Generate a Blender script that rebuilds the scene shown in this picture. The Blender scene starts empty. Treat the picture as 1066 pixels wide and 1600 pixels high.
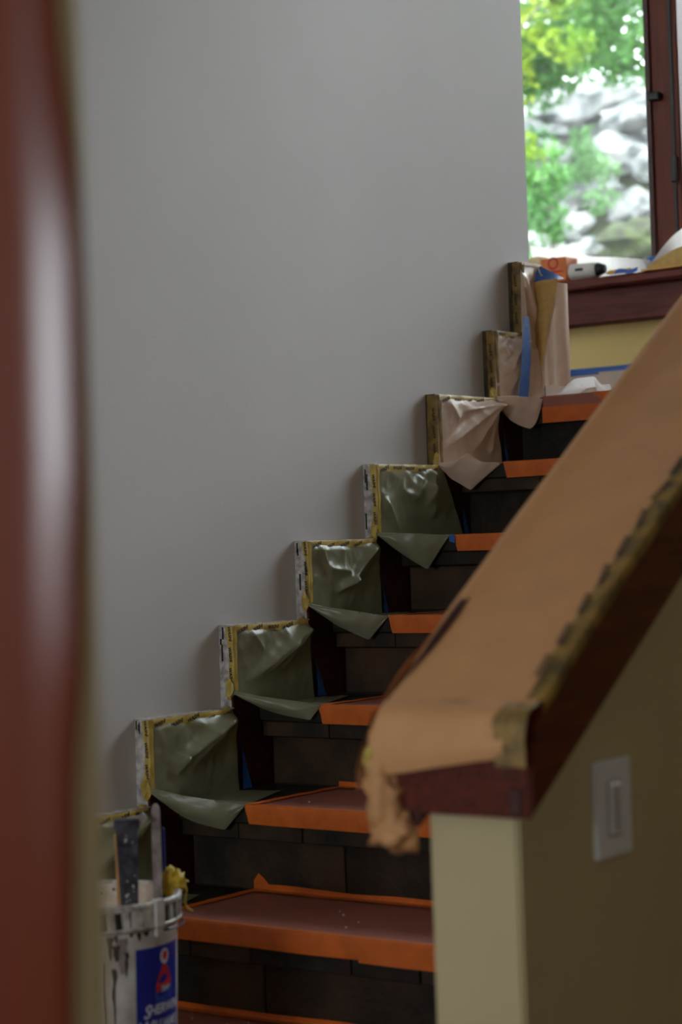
import bpy, bmesh, math, random
from mathutils import Vector, Matrix, noise
random.seed(7)
scene = bpy.context.scene
COL = scene.collection

# ------------------------------------------------------------------ camera
T, R = 0.28122, 0.18                      # run and rise of the stairs
cam_d = bpy.data.cameras.new('camera')
cam = bpy.data.objects.new('camera', cam_d); COL.objects.link(cam)
cam_d.sensor_fit = 'VERTICAL'; cam_d.sensor_height = 36.0
cam_d.lens = 36.0 * 3148.0 / 1600.0
_r = Vector((0.80433, 0.59322, -0.03380)); _u = Vector((0.03672, 0.00715, 0.99930)); _f = Vector((-0.59304, 0.80501, 0.01604))
M = Matrix((( _r.x, _u.x, -_f.x, 2.8465), (_r.y, _u.y, -_f.y, -2.8352), (_r.z, _u.z, -_f.z, 0.5299), (0, 0, 0, 1)))
cam.matrix_world = M
cam_d.clip_start = 0.05
cam_d.dof.use_dof = True; cam_d.dof.focus_distance = 4.65; cam_d.dof.aperture_fstop = 3.3
scene.camera = cam

# ------------------------------------------------------------------ world and light
SKY = 7.5
w = bpy.data.worlds.new('world'); scene.world = w; w.use_nodes = True
bg = w.node_tree.nodes['Background']
bg.inputs[0].default_value = (0.87, 0.935, 1.0, 1); bg.inputs[1].default_value = SKY
def portal(name, loc, rot, sx, sy):
    l = bpy.data.lights.new(name, 'AREA'); l.shape = 'RECTANGLE'; l.size = sx; l.size_y = sy
    l.cycles.is_portal = True
    o = bpy.data.objects.new(name, l); COL.objects.link(o); o.location = loc; o.rotation_euler = rot
portal('daylight_portal_landing', (.3, 3.05, 2.35), (math.radians(-90), 0, 0), 2.95, 2.15)
portal('added_fill_portal_side', (4.62, -2.2, 1.125), (math.radians(90), 0, math.radians(90)), .5, .55)  # serves the side opening, which is added for fill light
portal('added_fill_portal_hall', (1.175, -4.42, .85), (math.radians(90), 0, 0), 1.15, .70)  # serves the added, unseen opening behind the camera
scene.view_settings.view_transform = 'Standard'; scene.view_settings.look = 'None'
scene.view_settings.gamma = 1.0; scene.view_settings.use_curve_mapping = False
scene.view_settings.exposure = 1.3
scene.cycles.use_denoising = True
scene.cycles.max_bounces = 8; scene.cycles.diffuse_bounces = 5

# ------------------------------------------------------------------ helpers
def lin(c):
    return tuple((v/12.92 if v <= .04045 else ((v+.055)/1.055)**2.4) for v in (x/255 for x in c))
MATS = {}
def mat(name, rgb, rough=.6, var=.12, scale=8., bump=0., bscale=60., spec=.5, coat=0., stretch=(1,1,1), rgb2=None, rnd=0., metal=0., transl=0., coord='Object'):
    m = bpy.data.materials.new(name); m.use_nodes = True; nt = m.node_tree; N = nt.nodes; L = nt.links
    b = N['Principled BSDF']; b.inputs['Roughness'].default_value = rough; b.inputs['Metallic'].default_value = metal
    b.inputs['Specular IOR Level'].default_value = spec; b.inputs['Coat Weight'].default_value = coat; b.inputs['Coat Roughness'].default_value = .12
    c = lin(rgb); c2 = lin(rgb2) if rgb2 else tuple(x*(1-2*var) for x in c)
    tc = N.new('ShaderNodeTexCoord'); mp = N.new('ShaderNodeMapping'); mp.inputs['Scale'].default_value = stretch
    L.new(tc.outputs[coord], mp.inputs['Vector'])
    nz = N.new('ShaderNodeTexNoise'); nz.inputs['Scale'].default_value = scale; nz.inputs['Detail'].default_value = 6
    L.new(mp.outputs[0], nz.inputs['Vector'])
    rp = N.new('ShaderNodeValToRGB'); rp.color_ramp.elements[0].position = .35; rp.color_ramp.elements[1].position = .65
    rp.color_ramp.elements[0].color = (*c2, 1); rp.color_ramp.elements[1].color = (*c, 1)
    L.new(nz.outputs[0], rp.inputs[0]); out = rp.outputs[0]
    if rnd:
        oi = N.new('ShaderNodeObjectInfo'); hs = N.new('ShaderNodeHueSaturation'); mr = N.new('ShaderNodeMapRange')
        mr.inputs['To Min'].default_value = 1-rnd; mr.inputs['To Max'].default_value = 1+rnd
        L.new(oi.outputs['Random'], mr.inputs[0]); L.new(mr.outputs[0], hs.inputs['Value']); L.new(out, hs.inputs['Color']); out = hs.outputs[0]
        ad = N.new('ShaderNodeVectorMath'); ad.operation = 'ADD'; L.new(tc.outputs[coord], ad.inputs[0])
        mu = N.new('ShaderNodeMath'); mu.operation = 'MULTIPLY'; mu.inputs[1].default_value = 37.; L.new(oi.outputs['Random'], mu.inputs[0])
        L.new(mu.outputs[0], ad.inputs[1]); L.new(ad.outputs[0], mp.inputs['Vector'])
    L.new(out, b.inputs['Base Color'])
    if bump:
        n2 = N.new('ShaderNodeTexNoise'); n2.inputs['Scale'].default_value = bscale; n2.inputs['Detail'].default_value = 4
        L.new(mp.outputs[0], n2.inputs['Vector'])
        bp = N.new('ShaderNodeBump'); bp.inputs['Strength'].default_value = bump; bp.inputs['Distance'].default_value = .01
        L.new(n2.outputs[0], bp.inputs['Height']); L.new(bp.outputs[0], b.inputs['Normal'])
    if transl:
        tr = N.new('ShaderNodeBsdfTranslucent'); L.new(out, tr.inputs['Color']); mx = N.new('ShaderNodeMixShader'); mx.inputs[0].default_value = transl
        L.new(b.outputs[0], mx.inputs[1]); L.new(tr.outputs[0], mx.inputs[2]); L.new(mx.outputs[0], N['Material Output'].inputs[0])
    MATS[name] = m; return m

mat('wall_white', (197,193,193), .75, .02, 3, .04, 220)
mat('wall_cream', (192,178,138), .75, .03, 3, .04, 220)
mat('wall_yellow', (250,218,144), .75, .03, 3, .04, 220)
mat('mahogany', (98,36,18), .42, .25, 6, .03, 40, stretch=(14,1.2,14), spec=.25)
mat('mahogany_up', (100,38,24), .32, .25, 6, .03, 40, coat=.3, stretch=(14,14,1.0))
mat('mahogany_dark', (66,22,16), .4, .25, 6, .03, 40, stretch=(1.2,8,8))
mat('slate', (68,48,32), .6, .3, 6, .5, 25, rgb2=(28,26,21), rnd=.4, spec=.3)
mat('grout', (40,35,29), .9, .1)
mat('tread_stone', (46,43,34), .5, .3, 9, .4, 25, rgb2=(28,27,22), spec=.3)
mat('rosin', (162,98,84), .42, .06, 14, .08, 120)
mat('orange_tape', (216,106,30), .45, .10, 20, .12, 60)
mat('green_paper', (134,135,108), .36, .05, 30, .05, 160, transl=.06, spec=.6)
mat('kraft', (230,202,182), .38, .05, 30, .06, 160, transl=.12, spec=.6)
mat('kraft_gold', (202,164,92), .6, .08, 60, .08, 200, transl=.05)
mat('kraft_rail', (208,154,104), .6, .05, 12, .06, 120)
mat('yellow_tape', (208,182,92), .4, .12, 30, .1, 90, rgb2=(176,146,66))
mat('tape_old', (158,124,58), .5, .2, 30, .2, 60, rgb2=(92,76,44))
mat('tape_dark', (84,68,30), .5, .2, 30, .2, 60, rgb2=(44,38,22))
mat('mahogany_sill', (112,52,42), .5, .2, 6, .03, 40, stretch=(1.2,14,14), spec=.3)
mat('mahogany_frame', (104,44,26), .45, .2, 6, .03, 40, stretch=(14,14,1.0), spec=.3)
mat('casing_wood', (100,42,23), .24, .10, 3, .0, 40, stretch=(10,10,.6), spec=.34)
mat('print_black', (30,27,22), .6, .1)
mat('blue_tape', (44,96,176), .45, .08, 30, .2, 80)
mat('caulk_white', (214,210,206), .6, .1, 60, .2, 120, rgb2=(150,144,140))
mat('plastic_white', (206,204,202), .35, .10, 18, .08, 60, rgb2=(168,162,156))
mat('plastic_rim', (200,196,192), .4, .3, 50, .1, 60, rgb2=(122,114,104))
mat('grime', (44,38,32), .8, .3, 60)
mat('inner_spatter', (214,200,184), .5, .1, 60, .1, 60, rgb2=(190,166,142))
mat('label_blue', (18,38,142), .35, .05)
mat('label_red', (190,40,34), .4, .05)
mat('label_white', (196,204,222), .4, .05)
mat('label_mid', (40,72,168), .4, .05)
mat('steel_dark', (86,88,100), .35, .45, 45, .2, 60, rgb2=(40,42,52), metal=.4)
mat('wood_raw', (188,138,84), .6, .15, 20)
mat('stick_grey', (158,146,142), .6, .3, 50, .3, 60, rgb2=(112,100,98))
mat('rag_yellow', (214,176,40), .6, .2, 40, .2, 80)
mat('blue_handle', (28,56,140), .4, .1)
mat('white_cloth_backlit_sheet', (246,243,240), .6, .02, 20, transl=.5)  # white of the cloth; on the sill papers it paints in the backlight
mat('box_orange', (222,118,50), .5, .1, 30)
mat('box_pale', (240,210,160), .5, .1, 30)
mat('tube_white', (220,214,208), .4, .04)
mat('black', (22,22,26), .4, .1)
mat('pencil_yellow', (226,178,90), .5, .1)
mat('switch_white', (226,228,234), .35, .02)
mat('floor_wood', (120,74,44), .4, .2, 6, .05, 40, stretch=(1,12,1))
mat('ceiling_white', (225,222,216), .8, .02)
mat('rock', (140,140,140), .85, .2, 5, .6, 9, rgb2=(66,70,70), rnd=.25)
mat('moss', (44,54,20), .9, .2, 12, .6, 20, rgb2=(30,32,20))
mat('earth', (66,62,46), .95, .2, 2, .4, 6, rgb2=(42,50,30))
mat('bark', (62,56,48), .9, .2, 10, .6, 20, stretch=(4,4,1))
mat('leaf_green', (84,128,58), .5, .1, 1.6, rgb2=(50,96,42), transl=.45)
mat('leaf_lime', (130,146,34), .5, .1, 1.6, rgb2=(84,122,36), transl=.45)
mat('leaf_pale', (116,150,102), .5, .1, 1.6, rgb2=(72,116,70), transl=.45)
gm = bpy.data.materials.new('glass_pane'); gm.use_nodes = True
_n = gm.node_tree.nodes; _l = gm.node_tree.links; _n.remove(_n['Principled BSDF'])
_t = _n.new('ShaderNodeBsdfTransparent'); _t.inputs[0].default_value = (.96,.98,.97,1); _g = _n.new('ShaderNodeBsdfGlossy'); _g.inputs['Roughness'].default_value = .02
_fr = _n.new('ShaderNodeFresnel'); _fr.inputs[0].default_value = 1.45; _mx = _n.new('ShaderNodeMixShader')
_l.new(_fr.outputs[0], _mx.inputs[0]); _l.new(_t.outputs[0], _mx.inputs[1]); _l.new(_g.outputs[0], _mx.inputs[2]); _l.new(_mx.outputs[0], _n['Material Output'].inputs[0])
MATS['glass'] = gm

ORG = {}
def obj(name, verts, faces, m, parent=None, smooth=False, mats=None, midx=None, merge=0):
    """one mesh object from world-space geometry; the origin is its base (or its parent's)"""
    if parent is not None: o0 = ORG[parent.name]
    else:
        xs = [v[0] for v in verts]; ys = [v[1] for v in verts]; zs = [v[2] for v in verts]
        o0 = Vector(((min(xs)+max(xs))/2, (min(ys)+max(ys))/2, min(zs)))
    me = bpy.data.meshes.new(name)
    me.from_pydata([tuple(Vector(v)-o0) for v in verts], [], faces)
    for mm in (mats or [m]): me.materials.append(MATS[mm])
    if midx:
        for p, i in zip(me.polygons, midx): p.material_index = i
    if merge:
        b = bmesh.new(); b.from_mesh(me); bmesh.ops.remove_doubles(b, verts=b.verts, dist=merge); b.to_mesh(me); b.free()
    if smooth:
        for p in me.polygons: p.use_smooth = True
    me.update()
    o = bpy.data.objects.new(name, me); COL.objects.link(o)
    if parent is None: o.location = o0
    else: o.parent = parent
    ORG[o.name] = o0
    return o
def thing(name, loc, label=None, cat=None, group=None, kind=None):
    o = bpy.data.objects.new(name, None); COL.objects.link(o); o.location = loc; o.empty_display_size = .05
    ORG[o.name] = Vector(loc); tag(o, label, cat, group, kind); return o
def tag(o, label=None, cat=None, group=None, kind=None):
    if label: o['label'] = label
    if cat: o['category'] = cat
    if group: o['group'] = group
    if kind: o['kind'] = kind
    return o
def box_g(x0, x1, y0, y1, z0, z1, bev=0., seg=1):
    b = bmesh.new(); bmesh.ops.create_cube(b, size=1)
    for v in b.verts: v.co = Vector((x0+(v.co.x+.5)*(x1-x0), y0+(v.co.y+.5)*(y1-y0), z0+(v.co.z+.5)*(z1-z0)))
    if bev: bmesh.ops.bevel(b, geom=list(b.edges), offset=bev, segments=seg, affect='EDGES', profile=.5)
    b.verts.ensure_lookup_table(); b.verts.index_update()
    g = ([tuple(v.co) for v in b.verts], [[v.index for v in f.verts] for f in b.faces]); b.free(); return g
def box(name, x0, x1, y0, y1, z0, z1, m, parent=None, bev=0., seg=1):
    v, f = box_g(x0, x1, y0, y1, z0, z1, bev, seg); return obj(name, v, f, m, parent)
def join(*gs):
    V = []; Fc = []
    for v, f in gs:
        n = len(V); V += list(v); Fc += [[i+n for i in q] for q in f]
    return V, Fc
def prism(poly, ax, a0, a1):
    """polygon in the two axes other than ax, extruded along ax"""
    n = len(poly)
    def put(p, a):
        q = list(p); q.insert(ax, a); return tuple(q)
    V = [put(p, a0) for p in poly]+[put(p, a1) for p in poly]
    Fc = [list(range(n))[::-1], list(range(n, 2*n))]+[[i, (i+1) % n, n+(i+1) % n, n+i] for i in range(n)]
    return V, Fc
def grid_g(fn, nu, nv):
    V = [tuple(fn(i/nu, j/nv)) for j in range(nv+1) for i in range(nu+1)]
    Fc = [[j*(nu+1)+i, j*(nu+1)+i+1, (j+1)*(nu+1)+i+1, (j+1)*(nu+1)+i] for j in range(nv) for i in range(nu)]
    return V, Fc
def lathe_g(prof, c, n=48, a0=0., a1=2*math.pi):
    full = abs(a1-a0-2*math.pi) < 1e-6; k = n if full else n+1
    V = [(c[0]+r*math.cos(a0+(a1-a0)*i/n), c[1]+r*math.sin(a0+(a1-a0)*i/n), z) for r, z in prof for i in range(k)]
    Fc = [[j*k+i, j*k+(i+1) % k, (j+1)*k+(i+1) % k, (j+1)*k+i] for j in range(len(prof)-1) for i in range(n)]
    return V, Fc
def tube_g(pts, rad, n=8, cap=True):
    pts = [Vector(p) for p in pts]; V = []; Fc = []
    for i, p in enumerate(pts):
        t = (pts[min(i+1, len(pts)-1)]-pts[max(i-1, 0)]).normalized()
        a = t.orthogonal().normalized() if i == 0 else (a-t*a.dot(t)).normalized()
        b = t.cross(a); rr = rad[i] if isinstance(rad, (list, tuple)) else rad
        V += [tuple(p+a*rr*math.cos(2*math.pi*k/n)+b*rr*math.sin(2*math.pi*k/n)) for k in range(n)]
    for i in range(len(pts)-1):
        Fc += [[i*n+k, i*n+(k+1) % n, (i+1)*n+(k+1) % n, (i+1)*n+k] for k in range(n)]
    if cap: Fc += [list(range(n))[::-1], [(len(pts)-1)*n+k for k in range(n)]]
    return V, Fc
def blob_g(c, rad, sub=3, amp=.2, fr=2., seed=0., sq=(1,1,1), chip=0.):
    b = bmesh.new(); bmesh.ops.create_icosphere(b, subdivisions=sub, radius=1)
    for v in b.verts:
        d = v.co.normalized(); k = 1+amp*noise.noise(d*fr+Vector((seed, seed*1.7, seed*.3)))+amp*.5*noise.noise(d*fr*2.7+Vector((seed*2, 3, seed)))
        if chip:
            q = noise.cell(d*1.6+Vector((seed, 0, seed))); k *= 1+chip*(q-.5)
        v.co = Vector((d.x*rad*sq[0], d.y*rad*sq[1], d.z*rad*sq[2]))*k+Vector(c)
    b.verts.index_update(); g = ([tuple(v.co) for v in b.verts], [[v.index for v in f.verts] for f in b.faces]); b.free(); return g
def lerp(a, b, t): return a+(b-a)*t
def vl(a, b, t): return tuple(a[i]+(b[i]-a[i])*t for i in range(3))
def sm(t): t = max(0., min(1., t)); return t*t*(3-2*t)
def nz(x, y=0., z=0.): return noise.noise(Vector((x, y, z)))
def text_g(body, size=1., shear=0., space=1., bold=0.):
    cu = bpy.data.curves.new('t', 'FONT'); cu.body = body; cu.size = size; cu.shear = shear; cu.space_character = space; cu.resolution_u = 2; cu.offset = bold; cu.align_x = 'CENTER'
    o = bpy.data.objects.new('t', cu); COL.objects.link(o)
    me = bpy.data.meshes.new_from_object(o.evaluated_get(bpy.context.evaluated_depsgraph_get()))
    g = ([tuple(v.co) for v in me.vertices], [list(p.vertices) for p in me.polygons])
    bpy.data.objects.remove(o); bpy.data.curves.remove(cu); bpy.data.meshes.remove(me); return g
WASHI = text_g('WASHI', .0115, .25, 1., .00045)

# ------------------------------------------------------------------ the room
TS = .035            # thickness of the stepped skirting
XI, XO = 1.40, 1.533 # inner and outer face of the half wall
FL = -.72            # hall floor
LZ = 5*R             # landing level
WE = 1.945           # end of the stair wall
YW = 2.80            # window wall
ZC = 4.0
HB = -4.3            # wall behind the camera
tag(box('wall_left', -.12, 0, HB, WE, FL, ZC, 'wall_white', bev=.004), kind='structure')
tag(box('wall_alcove', -1.5, -1.4, WE, YW+.2, FL, ZC, 'wall_white'), kind='structure')
tag(box('wall_alcove_front', -1.5, -.12, WE-.1, WE, FL, ZC, 'wall_white'), kind='structure')
tag(box('floor', -.12, 4.6, HB, YW, FL-.1, FL, 'floor_wood'), kind='structure')
tag(obj('ceiling', *join(box_g(-1.5, 4.6, -.1, YW+.2, ZC, ZC+.1), box_g(-.12, 4.6, HB, -.1, 2.2, ZC+.1)), 'ceiling_white'), kind='structure')  # hall part set low to keep window light off the upper left wall
RY0, RY1, RZ0, RZ1 = -2.45, -1.95, .85, 1.40  # unseen opening added in the right wall to brighten outward faces
tag(obj('wall_right', *join(box_g(4.5, 4.6, HB, YW, FL, RZ0), box_g(4.5, 4.6, HB, YW, RZ1, ZC), box_g(4.5, 4.6, HB, RY0, RZ0, RZ1), box_g(4.5, 4.6, RY1, YW, RZ0, RZ1)), 'wall_cream'), kind='structure')

# window wall: below, above, sides of the opening
WX0, WX1, WZ0, WZ1 = -1.15, 1.75, 1.30, 3.4
tag(obj('wall_back', *join(box_g(-1.5, 4.6, YW, YW+.2, FL, WZ0), box_g(-1.5, 4.6, YW, YW+.2, WZ1, ZC), box_g(-1.5, WX0, YW, YW+.2, WZ0, WZ1), box_g(WX1, 4.6, YW, YW+.2, WZ0, WZ1)), 'wall_yellow'), kind='structure')
# wall behind the camera with an added, unseen opening for fill light
tag(obj('wall_front', *join(box_g(-.12, 4.6, HB-.1, HB, FL, .50), box_g(-.12, 4.6, HB-.1, HB, 1.20, ZC), box_g(-.12, .6, HB-.1, HB, .50, 1.20), box_g(1.75, 4.6, HB-.1, HB, .50, 1.20)), 'wall_cream'), kind='structure')

# landing window
win = thing('window_1', (.15, YW, WZ0), kind='structure')
def fbox(name, *a, parent=win, m='mahogany_frame', bev=.004): return box(name, *a, m, parent, bev)
fbox('frame_head', WX0, WX1, YW+.06, YW+.14, WZ1-.08, WZ1, m='mahogany')
fbox('frame_bottom', WX0, WX1, YW+.06, YW+.14, WZ0, WZ0+.07, m='mahogany')
for x0, x1 in ((WX0, WX0+.08), (-.075, .03), (.62, .72), (WX1-.08, WX1)):
    p = fbox('mullion', x0, x1, YW+.03, YW+.15, WZ0, WZ1)
    if x0 == -.075:
        box('glazing_bead', x0-.006, x0+.012, YW+.02, YW+.05, WZ0+.05, WZ1-.05, 'mahogany_dark', p, .002)
        box('hinge_groove', x1-.028, x1-.018, YW+.026, YW+.034, WZ0+.05, WZ1-.05, 'black', p)
        box('hinge', x1-.03, x1-.012, YW+.012, YW+.034, 1.62, 1.70, 'black', p, .002)
        box('window_latch', x0+.01, x0+.05, YW-.0, YW+.034, 1.88, 1.905, 'black', p, .004)
for x0, x1 in ((WX0+.08, -.075), (.03, .62), (.72, WX1-.08)):
    box('pane', x0-.004, x1+.004, YW+.095, YW+.101, WZ0+.06, WZ1-.07, 'glass', win)
fbox('sill', WX0-.05, WX1+.05, YW-.10, YW+.08, 1.303, 1.336, m='mahogany_sill', bev=.008)
fbox('apron', WX0-.03, WX1+.03, YW-.055, YW+.001, 1.195, 1.304, m='mahogany_sill', bev=.005)

# unseen window added behind the camera for fill and the casing highlight
w2 = thing('added_fill_window_rear', (1.175, HB, .50), kind='structure')
for a in ((.6, .65, .50, 1.20), (1.70, 1.75, .50, 1.20), (.65, 1.70, .50, .54), (.65, 1.70, 1.16, 1.20)):
    box('frame', a[0], a[1], HB-.08, HB-.02, a[2], a[3], 'mahogany_up', w2, .004)

w3 = thing('added_fill_window_side', (4.5, -2, RZ0), kind='structure')  # added side window, out of view, letting in fill light
for a in ((RY0, RY0+.07, RZ0, RZ1), (RY1-.07, RY1, RZ0, RZ1), (RY0, RY1, RZ0, RZ0+.07), (RY0, RY1, RZ1-.07, RZ1), (-2.22, -2.18, RZ0, RZ1)):
    box('frame', 4.52, 4.58, a[0], a[1], a[2], a[3], 'mahogany_up', w3, .004)

# landing, its baseboard
tag(obj('landing_floor', *join(box_g(-1.4, XI, 6.455*T, YW, LZ-.2, LZ)), 'tread_stone'), kind='structure')
tag(box('baseboard_back', -1.4, 4.5, YW-.018, YW, LZ, 1.045, 'mahogany', bev=.004), kind='structure')

# ------------------------------------------------------------------ stairs
K0 = -2
XS = XI-.003
st = thing('staircase', (.7, 0, FL), 'dark slate faced staircase climbing beside the white wall', 'staircase')
random.seed(11)
for k in range(K0, 7):
    zt = (k-1)*R; yn = (k+.31)*T; yr = (k+.455)*T; yb = (k+1.455)*T
    if k < 6:
        box('tread', TS, XS, yn, yb+.01, zt-.036, zt, 'tread_stone', st, .003)
    else:
        box('tread', TS, XS, yn, yr+.05, zt-.036, zt, 'tread_stone', st, .003)
    rz0 = zt-R if k > K0 else FL
    ri = box('riser', TS, XS, yr+.008, yr+.05, rz0, zt-.036, 'grout', st)
    # large slate tiles on the riser
    x = TS+.004; first = True
    while x < XS-.02:
        wd = min(random.uniform(.24, .44), XS-x)
        if XS-(x+wd) < .07: wd = XS-x
        d = random.uniform(-.002, .003)
        box('tile', x, x+wd-.003, yr+d, yr+.012, rz0+.003, zt-.072, 'slate', ri, .002)
        x += wd
    # narrow nosing band under the tread
    bd = box('nosing_band', TS, XS, (k+.34)*T+.008, yr+.01, zt-.066, zt-.036, 'grout', st)
    x = TS+.002
    while x < XS-.02:
        wd = min(random.uniform(.14, .26), XS-x)
        if XS-(x+wd) < .06: wd = XS-x
        d = random.uniform(-.0015, .002)
        box('tile', x, x+wd-.003, (k+.34)*T+d, (k+.34)*T+.012, zt-.069, zt-.0365, 'slate', bd, .0015)
        x += wd

# stepped skirting on the wall (mahogany face, white caulked edges)
poly = []
for k in range(-2, 7): poly += [(k*T, (k-1)*R), (k*T, k*R)]
poly += [(6.5*T, 6*R), (6.5*T, 7.08*R), (WE, 7.08*R), (WE, .4)]
low = [(-.3, FL), (-2*T, FL)]
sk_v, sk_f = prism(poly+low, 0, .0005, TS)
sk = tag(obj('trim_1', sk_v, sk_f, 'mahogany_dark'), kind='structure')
steps = [(k*T, (k+1)*T, k*R, (k-1)*R) for k in range(-1, 6)]+[(6*T, 6.5*T, 6*R, 5*R), (6.5*T, WE, 7.08*R, 6*R)]
for i, (y0, y1, z1, z0) in enumerate(steps):
    box('caulked_edge', .0006, .030, y0-.0022, y0+.001, z0+.002, z1+.0015, 'caulk_white' if i < 6 else 'tape_dark', sk)
    box('caulked_top', .0006, TS+.0006, y0-.002, y1-.0, z1-.001, z1+.0018, 'caulk_white', sk)
    # scuffs and tape residue on the white edge
    rr = random.Random(50+i)
    for q in range(3):
        zz = rr.uniform(z0+.01, z1-.02); h = rr.uniform(.012, .04); xx = rr.uniform(.002, .014)
        box('scuff', xx, xx+rr.uniform(.002, .005), y0-.0029, y0-.002, zz, min(zz+h, z1-.002), 'grime', sk)

# half wall with its wooden cap
def cap_bot(y): return .185+.66*(y+.731)
HW1 = 2.0
wh = obj('wall_half', *prism([(-.706, FL), (HW1, FL), (HW1, cap_bot(HW1)+.01), (-.706, cap_bot(-.706)+.01)], 0, XI, XO), 'wall_cream')
tag(wh, kind='structure')
_b = bmesh.new(); _b.from_mesh(wh.data); bmesh.ops.bevel(_b, geom=[e for e in _b.edges if abs(e.verts[0].co.y-e.verts[1].co.y) < 1e-4 and abs(e.verts[0].co.x-e.verts[1].co.x) < 1e-4], offset=.004, segments=2, affect='EDGES'); _b.to_mesh(wh.data); _b.free()
CX0, CX1 = 1.345, 1.568; CT = .122
capv, capf = prism([(-.731, cap_bot(-.731)), (HW1, cap_bot(HW1)), (HW1, cap_bot(HW1)+CT), (-.70, cap_bot(-.70)+CT), (-.722, cap_bot(-.722)+CT-.018), (-.731, cap_bot(-.731)+CT-.045)], 0, CX0, CX1)
cap = thing('handrail_cap', (1.457, -.731, cap_bot(-.731)), 'dark red wooden cap beam along the sloping half wall', 'handrail')
cb = obj('cap_beam', capv, capf, 'mahogany', cap)
_b = bmesh.new(); _b.from_mesh(cb.data); bmesh.ops.bevel(_b, geom=list(_b.edges), offset=.004, segments=2, affect='EDGES'); _b.to_mesh(cb.data); _b.free()
box('end_block', CX1-.030, CX1-.012, -.734, -.729, cap_bot(-.731)+.006, cap_bot(-.731)+.04, 'mahogany_dark', cap, .002)
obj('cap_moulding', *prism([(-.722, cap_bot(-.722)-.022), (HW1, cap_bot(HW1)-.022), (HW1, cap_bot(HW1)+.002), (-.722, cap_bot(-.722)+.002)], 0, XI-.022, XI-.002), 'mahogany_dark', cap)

# light switch on the outer face of the half wall
sw = thing('light_switch', (XO, -.47, .105), 'white rocker light switch on the half wall below the handrail', 'switch')
SX = XO
box('wall_plate', SX-.001, SX+.007, -.521, -.424, .104, .232, 'switch_white', sw, .003, 2)
rk = box('rocker', SX+.006, SX+.011, -.489, -.456, .134, .202, 'switch_white', sw, .002)
box('rocker_gap', SX+.0062, SX+.0075, -.4915, -.4535, .1315, .2045, 'stick_grey', sw)
for i in range(7): box('dimmer_mark', SX+.0105, SX+.0115, -.478, -.466, .142+.008*i, .145+.008*i, 'grime', rk)

# foreground door casing and the wall corner it is fixed to (close to the lens)
def casing(z):
    pts = [(.0, -.0136), (.257, -.0116), (.372, -.006), (.486, .006), (.60, .0125), (.715, .0138), (.867, .0005), (1.0, -.004), (2.3, -.004)]
    for (a, p), (b, q) in zip(pts, pts[1:]):
        if a <= z <= b: return lerp(p, q, sm((z-a)/(b-a)))
    return pts[0][1] if z < 0 else pts[-1][1]
cs = []
NZ = 120
V = []; Fc = []
prof = [(-.34, -.034), (-.30, -.034), (-.052, -.034), (-.046, -.034)]+[(-.046+.042*t, -.034+4.2*(.042*t)**2) for t in (.15, .3, .45, .6, .75, .9, 1.)]+[(-.001, -.0245), (.0, -.021), (-.034, .0), (-.34, .0)]
CXE, CYE = 2.010, -1.945
for j in range(NZ+1):
    z = FL+(2.9)*j/NZ; d = casing(z)
    V += [(CXE+px+(d if px > -.06 else 0), CYE+py, z) for px, py in prof]
n = len(prof)
for j in range(NZ): Fc += [[j*n+i, j*n+(i+1) % n, (j+1)*n+(i+1) % n, (j+1)*n+i] for i in range(n)]
Fc += [list(range(n))[::-1], [NZ*n+i for i in range(n)]]
t2o = tag(obj('trim_2', V, Fc, 'casing_wood', smooth=True), kind='structure')
t2o.data.set_sharp_from_angle(angle=math.radians(50))
tag(box('wall_corner', CXE-.34, 1.976, CYE, CYE+.035, FL, 2.18, 'wall_cream', bev=.006, seg=2), kind='structure')

# ------------------------------------------------------------------ masking paper on the skirting
def fold_fn(folds):
    segs = [(Vector(a), Vector(b), amp, w1, w2) for a, b, amp, w1, w2 in folds]
    def f(y, z):
        p = Vector((y, z)); s = 0
        for a, b, amp, w1, w2 in segs:
            ab = b-a; L = ab.length; t = (p-a).dot(ab)/(L*L); e = sm(min((t+.12)/.2, (1.12-t)/.35))
            if e <= 0: continue
            d = (p.x-a.x)*(-ab.y/L)+(p.y-a.y)*(ab.x/L)
            s += amp*e*(math.exp(-d/w1) if d > 0 else math.exp(d/w2))
        return s
    return f
def strip(name, fn, nu, nv, m, parent): return obj(name, *grid_g(fn, nu, nv), m, parent, smooth=True)
def washi(parent, org, ex, ey, off=0., rot=0., sc=1.):
    c, s = math.cos(rot), math.sin(rot); ex, ey, org = Vector(ex), Vector(ey), Vector(org); nn = ex.cross(ey)
    V = [tuple(org+ex*((x*c-y*s)*sc)+ey*((x*s+y*c)*sc)+nn*off) for x, y, _ in WASHI[0]]
    return obj('print', V, WASHI[1], 'print_black', parent)

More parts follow.
